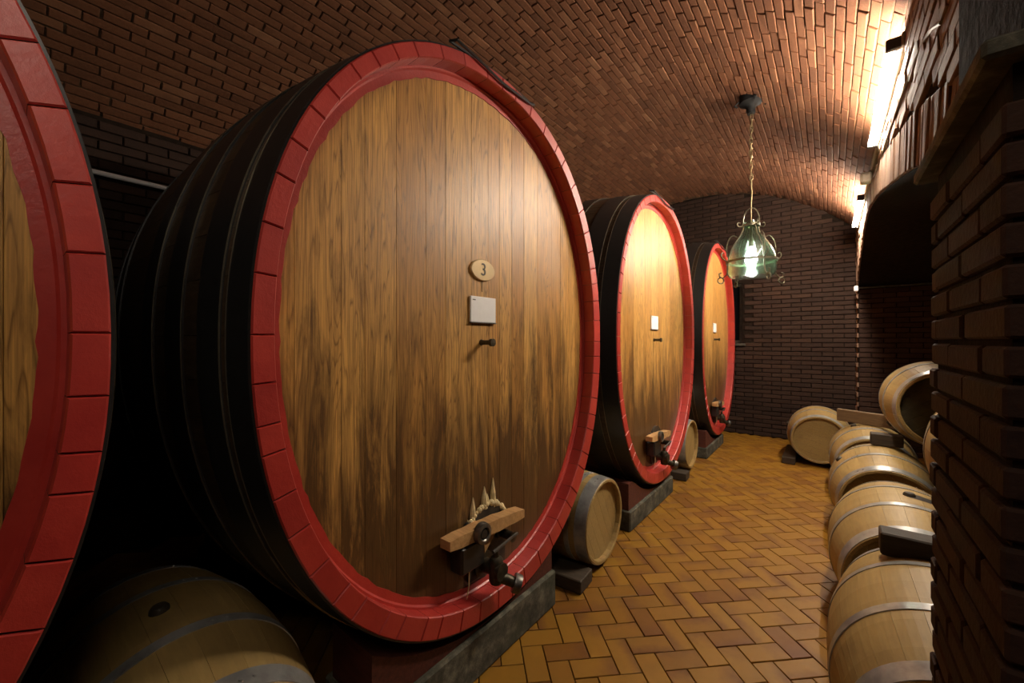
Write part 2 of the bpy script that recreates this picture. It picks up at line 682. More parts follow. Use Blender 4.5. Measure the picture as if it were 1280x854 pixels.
scatter(spots, [piece(BL - random.uniform(0.007, 0.012), PITCH - random.uniform(0.008, 0.011), 0.022, 0.003, 0.0013) for _ in range(24)],
        M['vault_brick'], 'vault_brick', ceiling, 300, 'vault_bricks_beyond')


# flat walls with brick faces
def wall_courses(parent, mat, org, along, normal, length, z0, z1, pitch, bl, keep, limit, name, rest, depth=0.014, weight=None):
    sp = []
    along = Vector(along)
    normal = Vector(normal)
    n = int((z1 - z0) / pitch)
    for i in range(n):
        z = z0 + (i + 0.5) * pitch
        s = -(bl / 2 if i % 2 else 0)
        while s < length:
            a, b = max(s, 0), min(s + bl, length)
            s += bl
            if b - a < 0.05:
                continue
            p = Vector(org) + along * ((a + b) / 2) + Vector((0, 0, z))
            if not keep(p):
                continue
            mt = frame(p, along + Vector((0, 0, random.uniform(-0.006, 0.006))), normal + Vector((0, 0, random.uniform(-0.01, 0.01))))
            mt = mt @ Matrix.Translation((0, 0, random.uniform(-0.008, 0.001))) @ Matrix.Diagonal(((b - a) / bl, 1, 1, 1))
            w = 0.0
            q = view_of(p)
            if weight and q:
                w = weight(p, q)
            sp.append((mt, w))
    scatter(sp, [piece(bl - random.uniform(0.008, 0.014), pitch - random.uniform(0.008, 0.013), depth + 0.008, 0.004, 0.002) for _ in range(16)],
            mat, name, parent, limit, rest)


wl = MB()
wl.box((XL - 0.25, Y0 - 0.25, -0.25), (XL, Y1 + 0.25, 3.35))
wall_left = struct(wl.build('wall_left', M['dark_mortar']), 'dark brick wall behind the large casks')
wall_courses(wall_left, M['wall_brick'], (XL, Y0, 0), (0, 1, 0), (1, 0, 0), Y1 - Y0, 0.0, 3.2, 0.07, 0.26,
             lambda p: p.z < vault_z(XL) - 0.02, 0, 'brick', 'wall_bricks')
we = MB()
# end wall with a small window opening
WX0, WX1, WZ0, WZ1 = -2.05, -1.16, 1.53, 2.55
we.box((XL - 0.25, Y1, -0.25), (WX0, Y1 + 0.3, 4.4))
we.box((WX1, Y1, -0.25), (1.75, Y1 + 0.3, 4.4))
we.box((WX0, Y1, -0.25), (WX1, Y1 + 0.3, WZ0))
we.box((WX0, Y1, WZ1), (WX1, Y1 + 0.3, 4.4))
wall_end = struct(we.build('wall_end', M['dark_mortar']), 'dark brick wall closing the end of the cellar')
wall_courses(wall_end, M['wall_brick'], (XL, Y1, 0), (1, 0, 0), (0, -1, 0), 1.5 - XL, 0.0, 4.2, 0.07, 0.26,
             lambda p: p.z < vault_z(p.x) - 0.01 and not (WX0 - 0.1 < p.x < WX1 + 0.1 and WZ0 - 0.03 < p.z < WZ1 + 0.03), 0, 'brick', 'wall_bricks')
wr = MB()
wr.box((XL - 0.25, Y0 - 0.25, -0.25), (1.75, Y0, 4.4))
wall_rear = struct(wr.build('wall_rear', M['dark_mortar']), 'dark wall behind the viewer')
# window in the end wall
win = struct(empty('window_1', (WX0, Y1 + 0.06, WZ0)), 'dark window in the end wall behind the farthest cask')
b = MB()
W, H = WX1 - WX0, WZ1 - WZ0
b.box((0, 0, 0), (0.05, 0.06, H), 0, 0.004).box((W - 0.05, 0, 0), (W, 0.06, H), 0, 0.004)
b.box((0.05, 0, 0), (W - 0.05, 0.06, 0.05), 0, 0.004).box((0.05, 0, H - 0.05), (W - 0.05, 0.06, H), 0, 0.004)
b.box((W / 2 - 0.02, 0, 0.05), (W / 2 + 0.02, 0.06, H - 0.05), 0, 0.004)
b.build('window_frame', M['door_dark'], win)
for x0, x1 in ((0.05, W / 2 - 0.02), (W / 2 + 0.02, W - 0.05)):
    MB().box((x0, 0.03, 0.05), (x1, 0.036, H - 0.05)).build('pane', M['pane'], win)
MB().box((-0.04, -0.11, -0.045), (W + 0.05, 0.05, -0.003), 0, 0.006).build('window_sill', M['stone'], win)

# right wall with the wide arch of the barrel niche
ARCH = [(1.53, 0.46), (2.2, 0.68), (2.79, 0.845), (3.83, 1.075), (4.6, 1.22), (5.4, 1.32), (5.9, 1.30), (6.4, 1.19), (7.0, 1.01), (7.6, 0.77)]


def spline(pts, n):
    out = []
    for i in range(len(pts) - 1):
        p = [pts[max(0, min(len(pts) - 1, i + k))] for k in (-1, 0, 1, 2)]
        for s in range(n):
            t = s / n
            out.append(tuple(0.5 * ((2 * p[1][d]) + (p[2][d] - p[0][d]) * t + (2 * p[0][d] - 5 * p[1][d] + 4 * p[2][d] - p[3][d]) * t * t +
                                    (3 * p[1][d] - p[0][d] - 3 * p[2][d] + p[3][d]) * t ** 3) for d in range(len(p[0]))))
    out.append(tuple(pts[-1]))
    return out


arch = spline(ARCH, 6)
TOP = 3.42
wb = MB()
for (ya, ha), (yb, hb) in zip(arch[:-1], arch[1:]):
    wb.prism([(XR, ya, EYE + ha), (XR, yb, EYE + hb), (XR, yb, TOP), (XR, ya, TOP)], (1.2, 0, 0))
wb.box((XR, Y0, -0.25), (XR + 1.2, arch[0][0], TOP))
wb.box((XR, 7.6, -0.25), (XR + 1.2, Y1 + 0.1, TOP))
wb.box((XR + 1.15, arch[0][0], -0.25), (XR + 1.4, 7.6, TOP))
wall_right = struct(wb.build('wall_right', M['dark_mortar']), 'brick wall with a wide arch over the barrel niche')
fix_normals(wall_right.data)
# voussoirs along the arch, each a part
dist, pos = 0.0, []
L_arch = [0.0]
for (ya, ha), (yb, hb) in zip(arch[:-1], arch[1:]):
    L_arch.append(L_arch[-1] + math.hypot(yb - ya, hb - ha))


def arch_at(s):
    for i in range(len(L_arch) - 1):
        if L_arch[i + 1] >= s:
            t = (s - L_arch[i]) / (L_arch[i + 1] - L_arch[i])
            (ya, ha), (yb, hb) = arch[i], arch[i + 1]
            d = Vector((0, yb - ya, hb - ha)).normalized()
            return ya + (yb - ya) * t, ha + (hb - ha) * t, d
    return arch[-1][0], arch[-1][1], Vector((0, 1, -0.3)).normalized()


VOUS = 0.25
vous = [piece(VOUS - 0.006, 0.062 - random.uniform(0, 0.006), 0.022, 0.004, 0.002).mesh('voussoir_brick', [M['arch_brick']]) for _ in range(10)]
s = 0.06
while s < L_arch[-1] - 0.03:
    y, h, d = arch_at(s)
    nrm = Vector((0, -d.z, d.y))
    c = Vector((XR, y, EYE + h)) + nrm * (VOUS / 2 + 0.003)
    hh = min(1.0, (vault_z(XR) - 0.03 - (EYE + h)) / (VOUS * max(nrm.z, 0.2)))
    if hh > 0.3:
        c = Vector((XR, y, EYE + h)) + nrm * (VOUS * hh / 2 + 0.003)
        mt = frame(c, nrm, (-1, random.uniform(-0.03, 0.03), 0)) @ Matrix.Translation((0, 0, random.uniform(-0.009, 0.0))) @ Matrix.Diagonal((hh, 1, 1, 1))
        link('voussoir_brick', random.choice(vous), wall_right, mt)
    s += 0.071


def above_arch(p):
    if p.z > vault_z(XR) - 0.0:
        return False
    if p.y < 1.55 or p.y > 7.58:
        return True
    y, h = p.y, 0
    for (ya, ha), (yb, hb) in zip(arch[:-1], arch[1:]):
        if ya <= y <= yb:
            h = ha + (hb - ha) * (y - ya) / (yb - ya)
    return p.z > EYE + h + VOUS * 1.06 + 0.03


wall_courses(wall_right, M['arch_brick'], (XR, 0.1, 0), (0, 1, 0), (-1, 0, 0), Y1 - 0.1, 0.0, 3.3, 0.07, 0.26, above_arch, 190, 'brick', 'wall_bricks',
             weight=lambda p, q: (1 / q[2] ** 2 if (1100 < q[0] < 1290 and -60 < q[1] < 240 and p.y > 1.0) else 0.0))
# niche inner face at the far side: brick courses on the jamb that faces the camera
wall_courses(wall_right, M['pier_brick'], (XR + 0.01, 7.6, 0), (1, 0, 0), (0, -1, 0), 1.1, 0.0, EYE + 0.75, 0.07, 0.26, lambda p: True, 0, 'brick', 'jamb_bricks')

# brick pier close by, stone impost on top, each brick a part
PX, PY0, PY1, PZ = 0.21, 0.955, 1.523, EYE + 0.43
pc = MB()
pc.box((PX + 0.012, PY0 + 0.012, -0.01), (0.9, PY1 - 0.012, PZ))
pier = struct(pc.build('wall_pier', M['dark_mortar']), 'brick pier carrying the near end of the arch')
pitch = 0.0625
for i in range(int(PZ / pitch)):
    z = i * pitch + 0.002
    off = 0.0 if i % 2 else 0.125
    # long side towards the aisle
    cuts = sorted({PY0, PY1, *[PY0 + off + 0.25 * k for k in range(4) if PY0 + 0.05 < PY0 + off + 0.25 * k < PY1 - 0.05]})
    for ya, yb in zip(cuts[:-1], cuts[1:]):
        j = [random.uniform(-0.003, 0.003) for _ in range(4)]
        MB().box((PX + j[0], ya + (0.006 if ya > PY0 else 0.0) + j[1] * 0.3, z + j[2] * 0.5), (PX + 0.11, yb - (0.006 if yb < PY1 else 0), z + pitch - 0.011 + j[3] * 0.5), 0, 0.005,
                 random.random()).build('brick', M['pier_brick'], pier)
    # short face towards the viewer
    x = PX + 0.118
    off = 0.13 if i % 2 else 0.25
    xs = [x]
    while xs[-1] < 0.85:
        xs.append(min(xs[-1] + (off if len(xs) == 1 else 0.25), 0.88))
    for xa, xb in zip(xs[:-1], xs[1:]):
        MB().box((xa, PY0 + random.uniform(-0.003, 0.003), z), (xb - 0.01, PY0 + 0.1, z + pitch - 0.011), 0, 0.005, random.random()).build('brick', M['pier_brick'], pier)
MB().box((PX - 0.028, PY0 - 0.03, PZ), (0.9, PY1 + 0.04, PZ + 0.032), 0, 0.006).build('impost', M['concrete'], pier)
MB().box((XR - 0.06, PY0, PZ + 0.032), (0.9, PY1, TOP - 0.3), 0, 0.006).build('upper_pier', M['dark_mortar'], pier)


# ---------------------------------------------------------------- fluorescent lights on the right wall
def batten(y0, y1, label, tube='tube'):
    g = empty('fluorescent_batten', (0.29, (y0 + y1) / 2, EYE + 1.45))
    l = (y1 - y0) / 2
    MB().box((-0.004, -l - 0.06, 0.045), (0.028, l + 0.06, 0.115), 0, 0.006).build('housing', M['housing'], g)
    MB().lathe([(0.0, -l), (0.017, -l), (0.019, -l + 0.01), (0.019, l - 0.01), (0.017, l), (0.0, l)], 16, 0, 'y', False, (-0.035, 0, 0.085)).build('tube', M[tube], g, True)
    for s in (-1, 1):
        MB().box((-0.062, s * (l + 0.002) - 0.0 if s > 0 else -l - 0.034, 0.052), (0.004, (l + 0.034) if s > 0 else -l - 0.002, 0.112), 0, 0.005).build('lamp_holder', M['black_iron'], g)
    tag(g, label, 'light', 'fluorescent lights along the right wall')
    return g


batten(2.86, 4.14, 'lit fluorescent tube above the arch, next to the brick pier')
batten(5.66, 6.93, 'lit fluorescent tube above the arch, close to the end wall')
batten(-1.25, 0.10, 'dimmer fluorescent tube over the aisle before the brick pier', 'old_tube')
tr = MB()
tr.box((0.286, 4.19, EYE + 1.49), (0.318, 5.59, EYE + 1.56), 0, 0.006)
tag(tr.build('cable_trunking', M['housing']), 'pale painted trunking between the two fluorescent lights', 'trunking')
jb = empty('junction_box', (0.262, 4.72, EYE + 1.40))
MB().box((-0.045, -0.05, 0.0), (0.024, 0.05, 0.088), 0, 0.012).build('box', M['grey_plastic'], jb)
MB().box((-0.049, -0.04, 0.012), (-0.045, 0.04, 0.076), 0, 0.0015).build('lid', M['grey_plastic'], jb)
MB().tube([(0.0, 0, 0.088), (0.02, 0, 0.10), (0.03, 0, 0.12)], 0.006, 8).build('cable_gland', M['cable'], jb)
tag(jb, 'small ivory junction box hanging below the trunking', 'box')
cb = MB()
cb.tube(spline([(XR - 0.018, 2.0, EYE + 1.10), (XR - 0.018, 2.3, EYE + 1.22), (XR - 0.018, 2.9, EYE + 1.30), (XR - 0.018, 3.6, EYE + 1.35), (XR - 0.018, 4.4, EYE + 1.40), (XR - 0.018, 4.7, EYE + 1.44)], 5), 0.007, 8)
tag(cb.build('wall_cable', M['cable'], None, True), 'thin grey cable bending along the brickwork over the arch', 'cable')
# tie rod at the arch springing, with its pale bracket
trd = empty('tie_rod', (XR, 7.5, EYE + 0.76))
MB().tube([(-0.02, 0, 0), (1.15, 0, 0)], 0.012, 8).build('rod', M['steel'], trd)
MB().box((-0.05, -0.04, -0.05), (0.0, 0.03, 0.03), 0, 0.012).build('bracket', M['white_card'], trd)
tag(trd, 'thin iron rod crossing the niche at the springing of the arch', 'rod')
# pipe along the wall behind the casks
cp = empty('wall_pipe', (XL + 0.05, -1.5, EYE + 1.2))
MB().tube([(0, 0, 0), (0, 3.1, 0)], 0.018, 10).build('pipe', M['white_card'], cp)
for yy in (0.3, 1.6, 2.8):
    MB().box((-0.05, yy - 0.015, -0.024), (0.0, yy + 0.015, 0.024), 0, 0.003).build('pipe_clip', M['steel'], cp)
tag(cp, 'pale pipe fixed level along the wall behind the large casks', 'pipe')


# ---------------------------------------------------------------- large oval casks
CA, CB, CN, CL = 1.072, 1.292, 2.145, 2.40
BULGE = 0.078
NSAMP = 1440
curve_pts = []
for i in range(NSAMP):
    t = 2 * pi * i / NSAMP
    c, s = math.cos(t), math.sin(t)
    curve_pts.append(Vector((CA * math.copysign(abs(c) ** (2 / CN), c), CB * math.copysign(abs(s) ** (2 / CN), s))))
cum = [0.0]
for i in range(NSAMP):
    cum.append(cum[-1] + (curve_pts[(i + 1) % NSAMP] - curve_pts[i]).length)
PER = cum[-1]


def on_curve(s):
    """point and inward normal at arc length s"""
    s = s % PER
    lo, hi = 0, NSAMP
    while hi - lo > 1:
        mid = (lo + hi) // 2
        if cum[mid] <= s:
            lo = mid
        else:
            hi = mid
    f = (s - cum[lo]) / max(cum[lo + 1] - cum[lo], 1e-9)
    p = curve_pts[lo].lerp(curve_pts[(lo + 1) % NSAMP], f)
    a, b2 = curve_pts[(lo - 6) % NSAMP], curve_pts[(lo + 7) % NSAMP]
    t = (b2 - a).normalized()
    return p, Vector((-t.y, t.x))


def thick(p):
    c, s = p.x / CA, p.y / CB
    return 0.077 + 0.016 * c - 0.016 * s


def kx(s):
    return 1 + BULGE * (1 - (2 * s / CL - 1) ** 2)


REC = 0.085
rng = random.Random(3)
ws = []
while sum(ws) < PER - 0.06:
    ws.append(rng.choice([rng.uniform(0.085, 0.12), rng.uniform(0.11, 0.155), rng.uniform(0.13, 0.175)]))
scale_w = PER / sum(ws)
ws = [w * scale_w for w in ws]
ROWS = [0.0, 0.006, REC + 0.02, 0.3, 0.6, 0.9, 1.2, 1.5, 1.8, 2.1, CL - 0.006, CL]
stave_meshes = []
acc = 0.0
for w in ws:
    mb = MB()
    g = 0.0011
    NV = 6
    vs = []
    for ri, s in enumerate(ROWS):
        ed = 0.0035 if ri in (0, len(ROWS) - 1) else 0.0
        for (u, inner) in ((0, 0), (0.5, 0), (1, 0), (1, 1), (0.5, 1), (0, 1)):
            al = acc + g + ed + (w - 2 * g - 2 * ed) * u
            p, nr = on_curve(al)
            th = thick(p)
            if inner:
                q = p + nr * (th - ed)
                q = q * kx(max(s, 0.0)) if s > 0.12 else q * 1.0
                if s > 0.12:
                    q = p * kx(s) + nr * 0.075
                else:
                    q = p + nr * (th - ed)
            else:
                q = p * kx(s) + nr * ed
            vs.append((-s, q.x, q.y))
    fs_d, fs_r = [], []
    for ri in range(len(ROWS) - 1):
        for k in range(NV):
            l = (k + 1) % NV
            f = (ri * NV + k, (ri + 1) * NV + k, (ri + 1) * NV + l, ri * NV + l)
            if ri == 0 or (ri == 1 and k in (3, 4)):
                fs_r.append(f)
            else:
                fs_d.append(f)
    fs_r.append(tuple(range(NV)))
    fs_d.append(tuple(reversed(range((len(ROWS) - 1) * NV, len(ROWS) * NV))))
    tn = rng.random()
    mb.add(vs, fs_d, 0, tn)
    o = len(mb.f)
    for f in fs_r:
        mb.f.append(list(f))
        mb.mi.append(1)
        mb.tn.append(tn)
    me = mb.mesh('stave', [M['stave'], M['red']])
    fix_normals(me)
    stave_meshes.append(me)
    acc += w

# head boards clipped to the oval
inner_poly = []
for i in range(360):
    p, nr = on_curve(PER * i / 360)
    inner_poly.append(p + nr * (thick(p) - 0.004))


def z_range(y):
    zs = []
    n = len(inner_poly)
    for i in range(n):
        a, b2 = inner_poly[i], inner_poly[(i + 1) % n]
        if (a.x - y) * (b2.x - y) <= 0 and abs(a.x - b2.x) > 1e-9:
            t = (y - a.x) / (b2.x - a.x)
            zs.append(a.y + (b2.y - a.y) * t)
    return (min(zs), max(zs)) if len(zs) >= 2 else (0.0, 0.0)


ymin = min(p.x for p in inner_poly) + 0.002
ymax = max(p.x for p in inner_poly) - 0.002
bw = []
while sum(bw) < ymax - ymin - 0.05:
    bw.append(rng.uniform(0.085, 0.165))
bw = [w * (ymax - ymin) / sum(bw) for w in bw]
board_meshes = []
y = ymin
for w in bw:
    e = 0.0012
    ys = [y + 0.0003, y + e] + [y + w * k / 5 for k in range(1, 5)] + [y + w - e, y + w - 0.0003]
    xo = rng.uniform(-0.0007, 0.0007)
    xs = [-0.0014] + [0.0] * 6 + [-0.0014]
    mb = MB()
    vs = []
    for yy, xx in zip(ys, xs):
        z0, z1 = z_range(yy)
        for (x, z) in ((-REC + xo + xx, z0), (-REC + xo + xx, z1), (-REC - 0.05, z1), (-REC - 0.05, z0)):
            vs.append((x, yy, z))
    fs = []
    for k in range(len(ys) - 1):
        for q in range(4):
            l = (q + 1) % 4
            fs.append((k * 4 + q, k * 4 + l, (k + 1) * 4 + l, (k + 1) * 4 + q))
    fs += [(0, 1, 2, 3), tuple(reversed(range(4 * len(ys) - 4, 4 * len(ys))))]
    mb.add(vs, fs, 0, rng.random())
    me = mb.mesh('head_board', [M['oak_head']])
    fix_normals(me)
    board_meshes.append(me)
    y += w


def ring_mesh(name, s0, s1, off, mat, seg=150, edge=None):
    mb = MB()
    vs, fs = [], []
    for i in range(seg):
        p, nr = on_curve(PER * i / seg)
        for (s, o) in ((s0, -0.02), (s0, off), (s1, off), (s1, -0.02)):
            q = p * kx(s) - nr * o
            vs.append((-s, q.x, q.y))
    for i in range(seg):
        j = (i + 1) % seg
        for k in range(4):
            l = (k + 1) % 4
            fs.append((i * 4 + k, i * 4 + l, j * 4 + l, j * 4 + k))
    mb.add(vs, fs)
    if edge:
        n0 = len(mb.f)
        vs, fs = [], []
        for i in range(seg):
            p, nr = on_curve(PER * i / seg)
            for (s, o) in ((edge[0], off - 0.003), (edge[0], off + 0.0012), (edge[1], off + 0.0012), (edge[1], off - 0.003)):
                q = p * kx(s) - nr * o
                vs.append((-s, q.x, q.y))
        for i in range(seg):
            j = (i + 1) % seg
            for k in range(4):
                l = (k + 1) % 4
                fs.append((i * 4 + k, i * 4 + l, j * 4 + l, j * 4 + k))
        mb.add(vs, fs, 1)
    me = mb.mesh(name, [mat, M['bare_edge']], True)
    fix_normals(me)
    return me


HOOPS = [(0.008, 0.135), (0.175, 0.33), (0.46, 0.62), (0.77, 0.92), (CL - 0.92, CL - 0.77), (CL - 0.62, CL - 0.46), (CL - 0.33, CL - 0.175), (CL - 0.135, CL - 0.008)]
hoop_meshes = [ring_mesh('hoop', a, b_, 0.006, M['black_iron'], edge=((b_ - 0.004, b_) if k in (0,) else ((a, a + 0.003) if k in (1, 2, 3) else None))) for k, (a, b_) in enumerate(HOOPS)]
# red painted margin of the head
mb = MB()
vs, fs = [], []
SEG = 220
for i in range(SEG):
    p, nr = on_curve(PER * i / SEG)
    t0 = thick(p) - 0.003
    wd = 0.046 + rng.uniform(-0.0035, 0.0035)
    for (x, o) in ((-REC - 0.01, t0), (-REC + 0.012, t0), (-REC + 0.012, t0 + 0.012), (-REC + 0.004, t0 + 0.018), (-REC + 0.004, t0 + wd), (-REC - 0.01, t0 + wd)):
        q = p + nr * o
        vs.append((x, q.x, q.y))
for i in range(SEG):
    j = (i + 1) % SEG
    for k in range(6):
        l = (k + 1) % 6
        fs.append((i * 6 + k, i * 6 + l, j * 6 + l, j * 6 + k))
mb.add(vs, fs)
band_mesh = mb.mesh('head_margin', [M['red']], True)
fix_normals(band_mesh)
back_mesh = MB()
bp = [on_curve(PER * i / 90) for i in range(90)]
back_mesh.prism([(-CL + 0.06, (p + n * 0.06).x, (p + n * 0.06).y) for p, n in bp], (-0.02, 0, 0))
back_mesh = back_mesh.mesh('back_head', [M['stave']])
fix_normals(back_mesh)

text_cache = {}


def text_mesh(txt, size):
    cu = bpy.data.curves.new('numeral', 'FONT')
    cu.body = txt
    cu.size = size
    cu.align_x = 'CENTER'
    cu.align_y = 'CENTER'
    cu.extrude = 0.0012
    to = bpy.data.objects.new('numeral', cu)
    col.objects.link(to)
    dg = bpy.context.evaluated_depsgraph_get()
    me = bpy.data.meshes.new_from_object(to.evaluated_get(dg))
    bpy.data.objects.remove(to)
    return me


def hatch(root, zc, wax):
    """small manhole door at the foot of the head with its cross bar, screw and tap; y, z from the head centre"""
    def P(x, yy, zz):
        return (x, yy, zc + zz)
    x0 = -REC
    # arched door, slightly proud
    pts = []
    for k in range(21):
        a = pi * k / 20
        pts.append((0.135 * math.cos(a) - 0.02, -0.93 + 0.125 * math.sin(a)))
    pts += [(-0.150, -1.13), (0.11, -1.13)]
    d = MB()
    d.prism([P(x0 - 0.005, a, b_) for a, b_ in pts], (0.022, 0, 0))
    do = d.build('hatch_door', M['door_dark'], root)
    fix_normals(do.data)
    # cross bar, a rough length of oak, thicker in the middle
    bar = MB()
    n = 8
    vs = []
    for k in range(n + 1):
        t = k / n
        yy = -0.34 + 0.52 * t
        hh = 0.020 + 0.009 * math.sin(pi * t) + (0.003 if k % 2 else 0)
        zz = -0.862 - 0.032 * t
        for (sx, sz) in ((0, -1), (1, -1), (1, 1), (0, 1)):
            vs.append(P(x0 + 0.03 + 0.062 * sx, yy, zz + sz * hh))
    fs = [(0, 1, 2, 3), tuple(reversed(range(4 * n, 4 * n + 4)))]
    for k in range(n):
        for q in range(4):
            l = (q + 1) % 4
            fs.append((4 * k + q, 4 * k + 4 + q, 4 * k + 4 + l, 4 * k + l))
    bar.add(vs, fs)
    bo = bar.build('cross_bar', M['lath'], root)
    fix_normals(bo.data)
    MB().lathe([(0.026, 0.0), (0.046, 0.0), (0.049, 0.008), (0.046, 0.03), (0.030, 0.034), (0.026, 0.03)], 20, 0, 'x', True, P(x0 + 0.088, -0.155, -0.868)).build('screw_nut', M['steel'], bo, True)
    MB().tube([P(x0 + 0.0, -0.155, -0.868), P(x0 + 0.118, -0.155, -0.868)], 0.020, 12).build('screw', M['black_iron'], bo, True)
    # iron shoe under the left of the bar, wedge between bar and door
    MB().box(P(x0 + 0.004, -0.265, -1.03), P(x0 + 0.085, -0.115, -0.905), 0, 0.01).build('iron_shoe', M['black_iron'], root)
    MB().prism([P(x0 + 0.03, -0.10, -0.91), P(x0 + 0.03, 0.01, -0.915), P(x0 + 0.03, -0.09, -1.0)], (0.03, 0, 0)).build('wedge', M['lath'], root)
    # tap: flange, barrel, body, lever, threaded outlet ring
    tp = empty('tap', P(x0 + 0.016, -0.06, -1.075))
    tp.parent = root
    MB().lathe([(0.0, 0.0), (0.062, 0.0), (0.062, 0.014), (0.034, 0.02), (0.030, 0.10), (0.040, 0.106), (0.040, 0.128), (0.0, 0.128)], 20, 0, 'x').build('tap_barrel', M['tarnish'], tp, True)
    MB().lathe([(0.0, -0.062), (0.028, -0.062), (0.034, -0.05), (0.034, 0.045), (0.026, 0.058), (0.014, 0.062), (0.014, 0.088), (0.0, 0.088)], 16, 0, 'z', False, (0.088, 0, 0.0)).build('tap_body', M['tarnish'], tp, True)
    MB().tube([(0.088, -0.02, 0.088), (0.092, 0.03, 0.098), (0.10, 0.10, 0.115), (0.104, 0.145, 0.122)], [0.009, 0.008, 0.007, 0.008], 8).build('tap_lever', M['steel'], tp, True)
    MB().tube([(0.088, 0.0, -0.03), (0.12, 0.03, -0.045), (0.15, 0.055, -0.062)], [0.028, 0.026, 0.024], 14).build('tap_spout', M['tarnish'], tp, True)
    mt = frame((0.158, 0.062, -0.067), (0, 0, 1), (0.75, 0.6, -0.35))
    ring = MB().lathe([(0.022, -0.012), (0.042, -0.012), (0.044, -0.004), (0.042, 0.022), (0.024, 0.022)], 20, 0, 'z', True)
    link('outlet_ring', ring.mesh('outlet_ring', [M['steel']], True), tp, mt)
    # second plug to the right, horizontal
    MB().lathe([(0.0, 0.0), (0.030, 0.0), (0.030, 0.03), (0.022, 0.034), (0.022, 0.105), (0.026, 0.11), (0.0, 0.11)], 14, 0, 'x', False, P(x0 + 0.004, 0.06, -0.965)).build('sample_plug', M['tarnish'], root, True)
    # fine drip threads of dried wine
    MB().tube([P(x0 + 0.07, -0.205, -1.02), P(x0 + 0.066, -0.203, -1.10), P(x0 + 0.05, -0.2, -1.165)], 0.0024, 6).build('drip', M['wax'], root)
    if wax:
        w = MB()
        r2 = random.Random(5)
        for k in range(24):
            a = pi * (k + 0.3) / 24
            rr = r2.uniform(0.008, 0.017)
            c = P(x0 + 0.012, 0.138 * math.cos(a) - 0.02, -0.93 + 0.128 * math.sin(a))
            w.lathe([(0.0, -rr * 0.8), (rr, -rr * 0.5), (rr * 1.2, 0), (rr * 0.8, rr * 0.7), (0.0, rr * 1.1)], 8, 0, 'x', False, c)
        for (yy, zb, zt, rr) in ((0.03, -0.83, -0.69, 0.014), (-0.035, -0.82, -0.715, 0.016), (-0.115, -0.86, -0.745, 0.014), (-0.015, -0.81, -0.755, 0.012), (-0.15, -0.95, -0.84, 0.012)):
            w.tube([P(x0 + 0.002, yy, zb), P(x0 + 0.004, yy, zb + (zt - zb) * 0.5), P(x0 + 0.002, yy + 0.004, zt)], [rr * 1.3, rr, 0.002], 7)
        w.build('tallow_seal', M['wax'], root)


def cask(yc, label, number=None, sy=1.0, sz=1.0, dz=0.0, card=True, wax=False):
    base = EYE + dz - CB * sz
    root = empty('wine_cask', (-1.25, yc, base))
    root.scale = (1, sy, sz)
    up = Matrix.Translation((0, 0, CB))
    for me in stave_meshes:
        link('stave', me, root, up)
    for me in board_meshes:
        link('head_board', me, root, up)
    for me in hoop_meshes:
        link('hoop', me, root, up)
    link('head_margin', band_mesh, root, up)
    link('back_head', back_mesh, root, up)
    # iron loop over the crown of the rim
    lp = MB()
    lp.tube([(-0.03, -0.31, 2 * CB + 0.002), (-0.02, 0.0, 2 * CB + 0.014), (-0.012, 0.25, 2 * CB - 0.008), (0.010, 0.262, 2 * CB - 0.024), (0.012, 0.22, 2 * CB - 0.036), (0.012, 0.0, 2 * CB - 0.042), (0.012, -0.2, 2 * CB - 0.018), (0.006, -0.30, 2 * CB - 0.005)],
            0.0062, 7, 0, True)
    lp.build('rim_loop', M['black_iron'], root, True)
    hatch(root, CB, wax)
    x0 = -REC
    # sampling spigot with its dark run of wine
    sp = MB().lathe([(0.0, 0.0), (0.016, 0.0), (0.012, 0.012), (0.012, 0.06), (0.019, 0.062), (0.019, 0.078), (0.0, 0.08)], 14, 0, 'x', False, (x0, -0.05, CB - 0.005))
    sp.build('sampling_spigot', M['tarnish'], root, True)
    if card:
        cd = empty('card_holder', (x0 + 0.002, -0.045, CB + 0.155))
        cd.parent = root
        MB().box((0, -0.09, -0.062), (0.010, 0.09, 0.062), 0, 0.002).build('card', M['white_card'], cd)
        MB().box((0, -0.092, -0.067), (0.013, 0.092, -0.062), 0, 0.001).build('holder_lip', M['steel'], cd)
        MB().box((0.010, -0.078, 0.042), (0.0107, -0.058, 0.047)).build('pencil_mark', M['steel'], cd)
    if number:
        pl = MB()
        prof = [(0.0, 0.0), (1.0, 0.0), (1.0, 0.006), (0.94, 0.010), (0.0, 0.010)]
        pl.lathe(prof, 40, 0, 'x')
        pl.v = [(x, yy * 0.086, zz * 0.052) for x, yy, zz in pl.v]
        po = pl.build('number_plate', M['brass'], root, True)
        po.location = (x0 + 0.002, -0.047, CB + 0.348)
        nm = text_mesh(number, 0.085)
        nm.materials.clear()
        nm.materials.append(M['ink'])
        no = link('numeral', nm, po)
        no.matrix_local = frame((0.0105, 0, 0), (0, 1, 0), (1, 0, 0))
        MB().box((0.0, -0.0015, -0.105), (0.002, 0.0015, -0.05), 0).build('plate_tail', M['tarnish'], po)
    tag(root, label, 'cask', 'large oval wine casks')
    return root


c0 = cask(-0.93, 'large oval cask in deep shade beside the pale wall pipe, no number plate', sy=-1.0)
c1 = cask(1.49, 'large oval oak cask with red rim and an oval plate numbered 3', number='3', wax=True)
c2 = cask(3.94, 'large red-rimmed oval cask between the numbered cask and the one by the end wall', sy=1.02, sz=1.045, dz=0.02)
c3 = cask(6.53, 'large red-rimmed oval cask standing closest to the end wall, behind the lantern', sy=1.03, sz=1.075, dz=0.035)


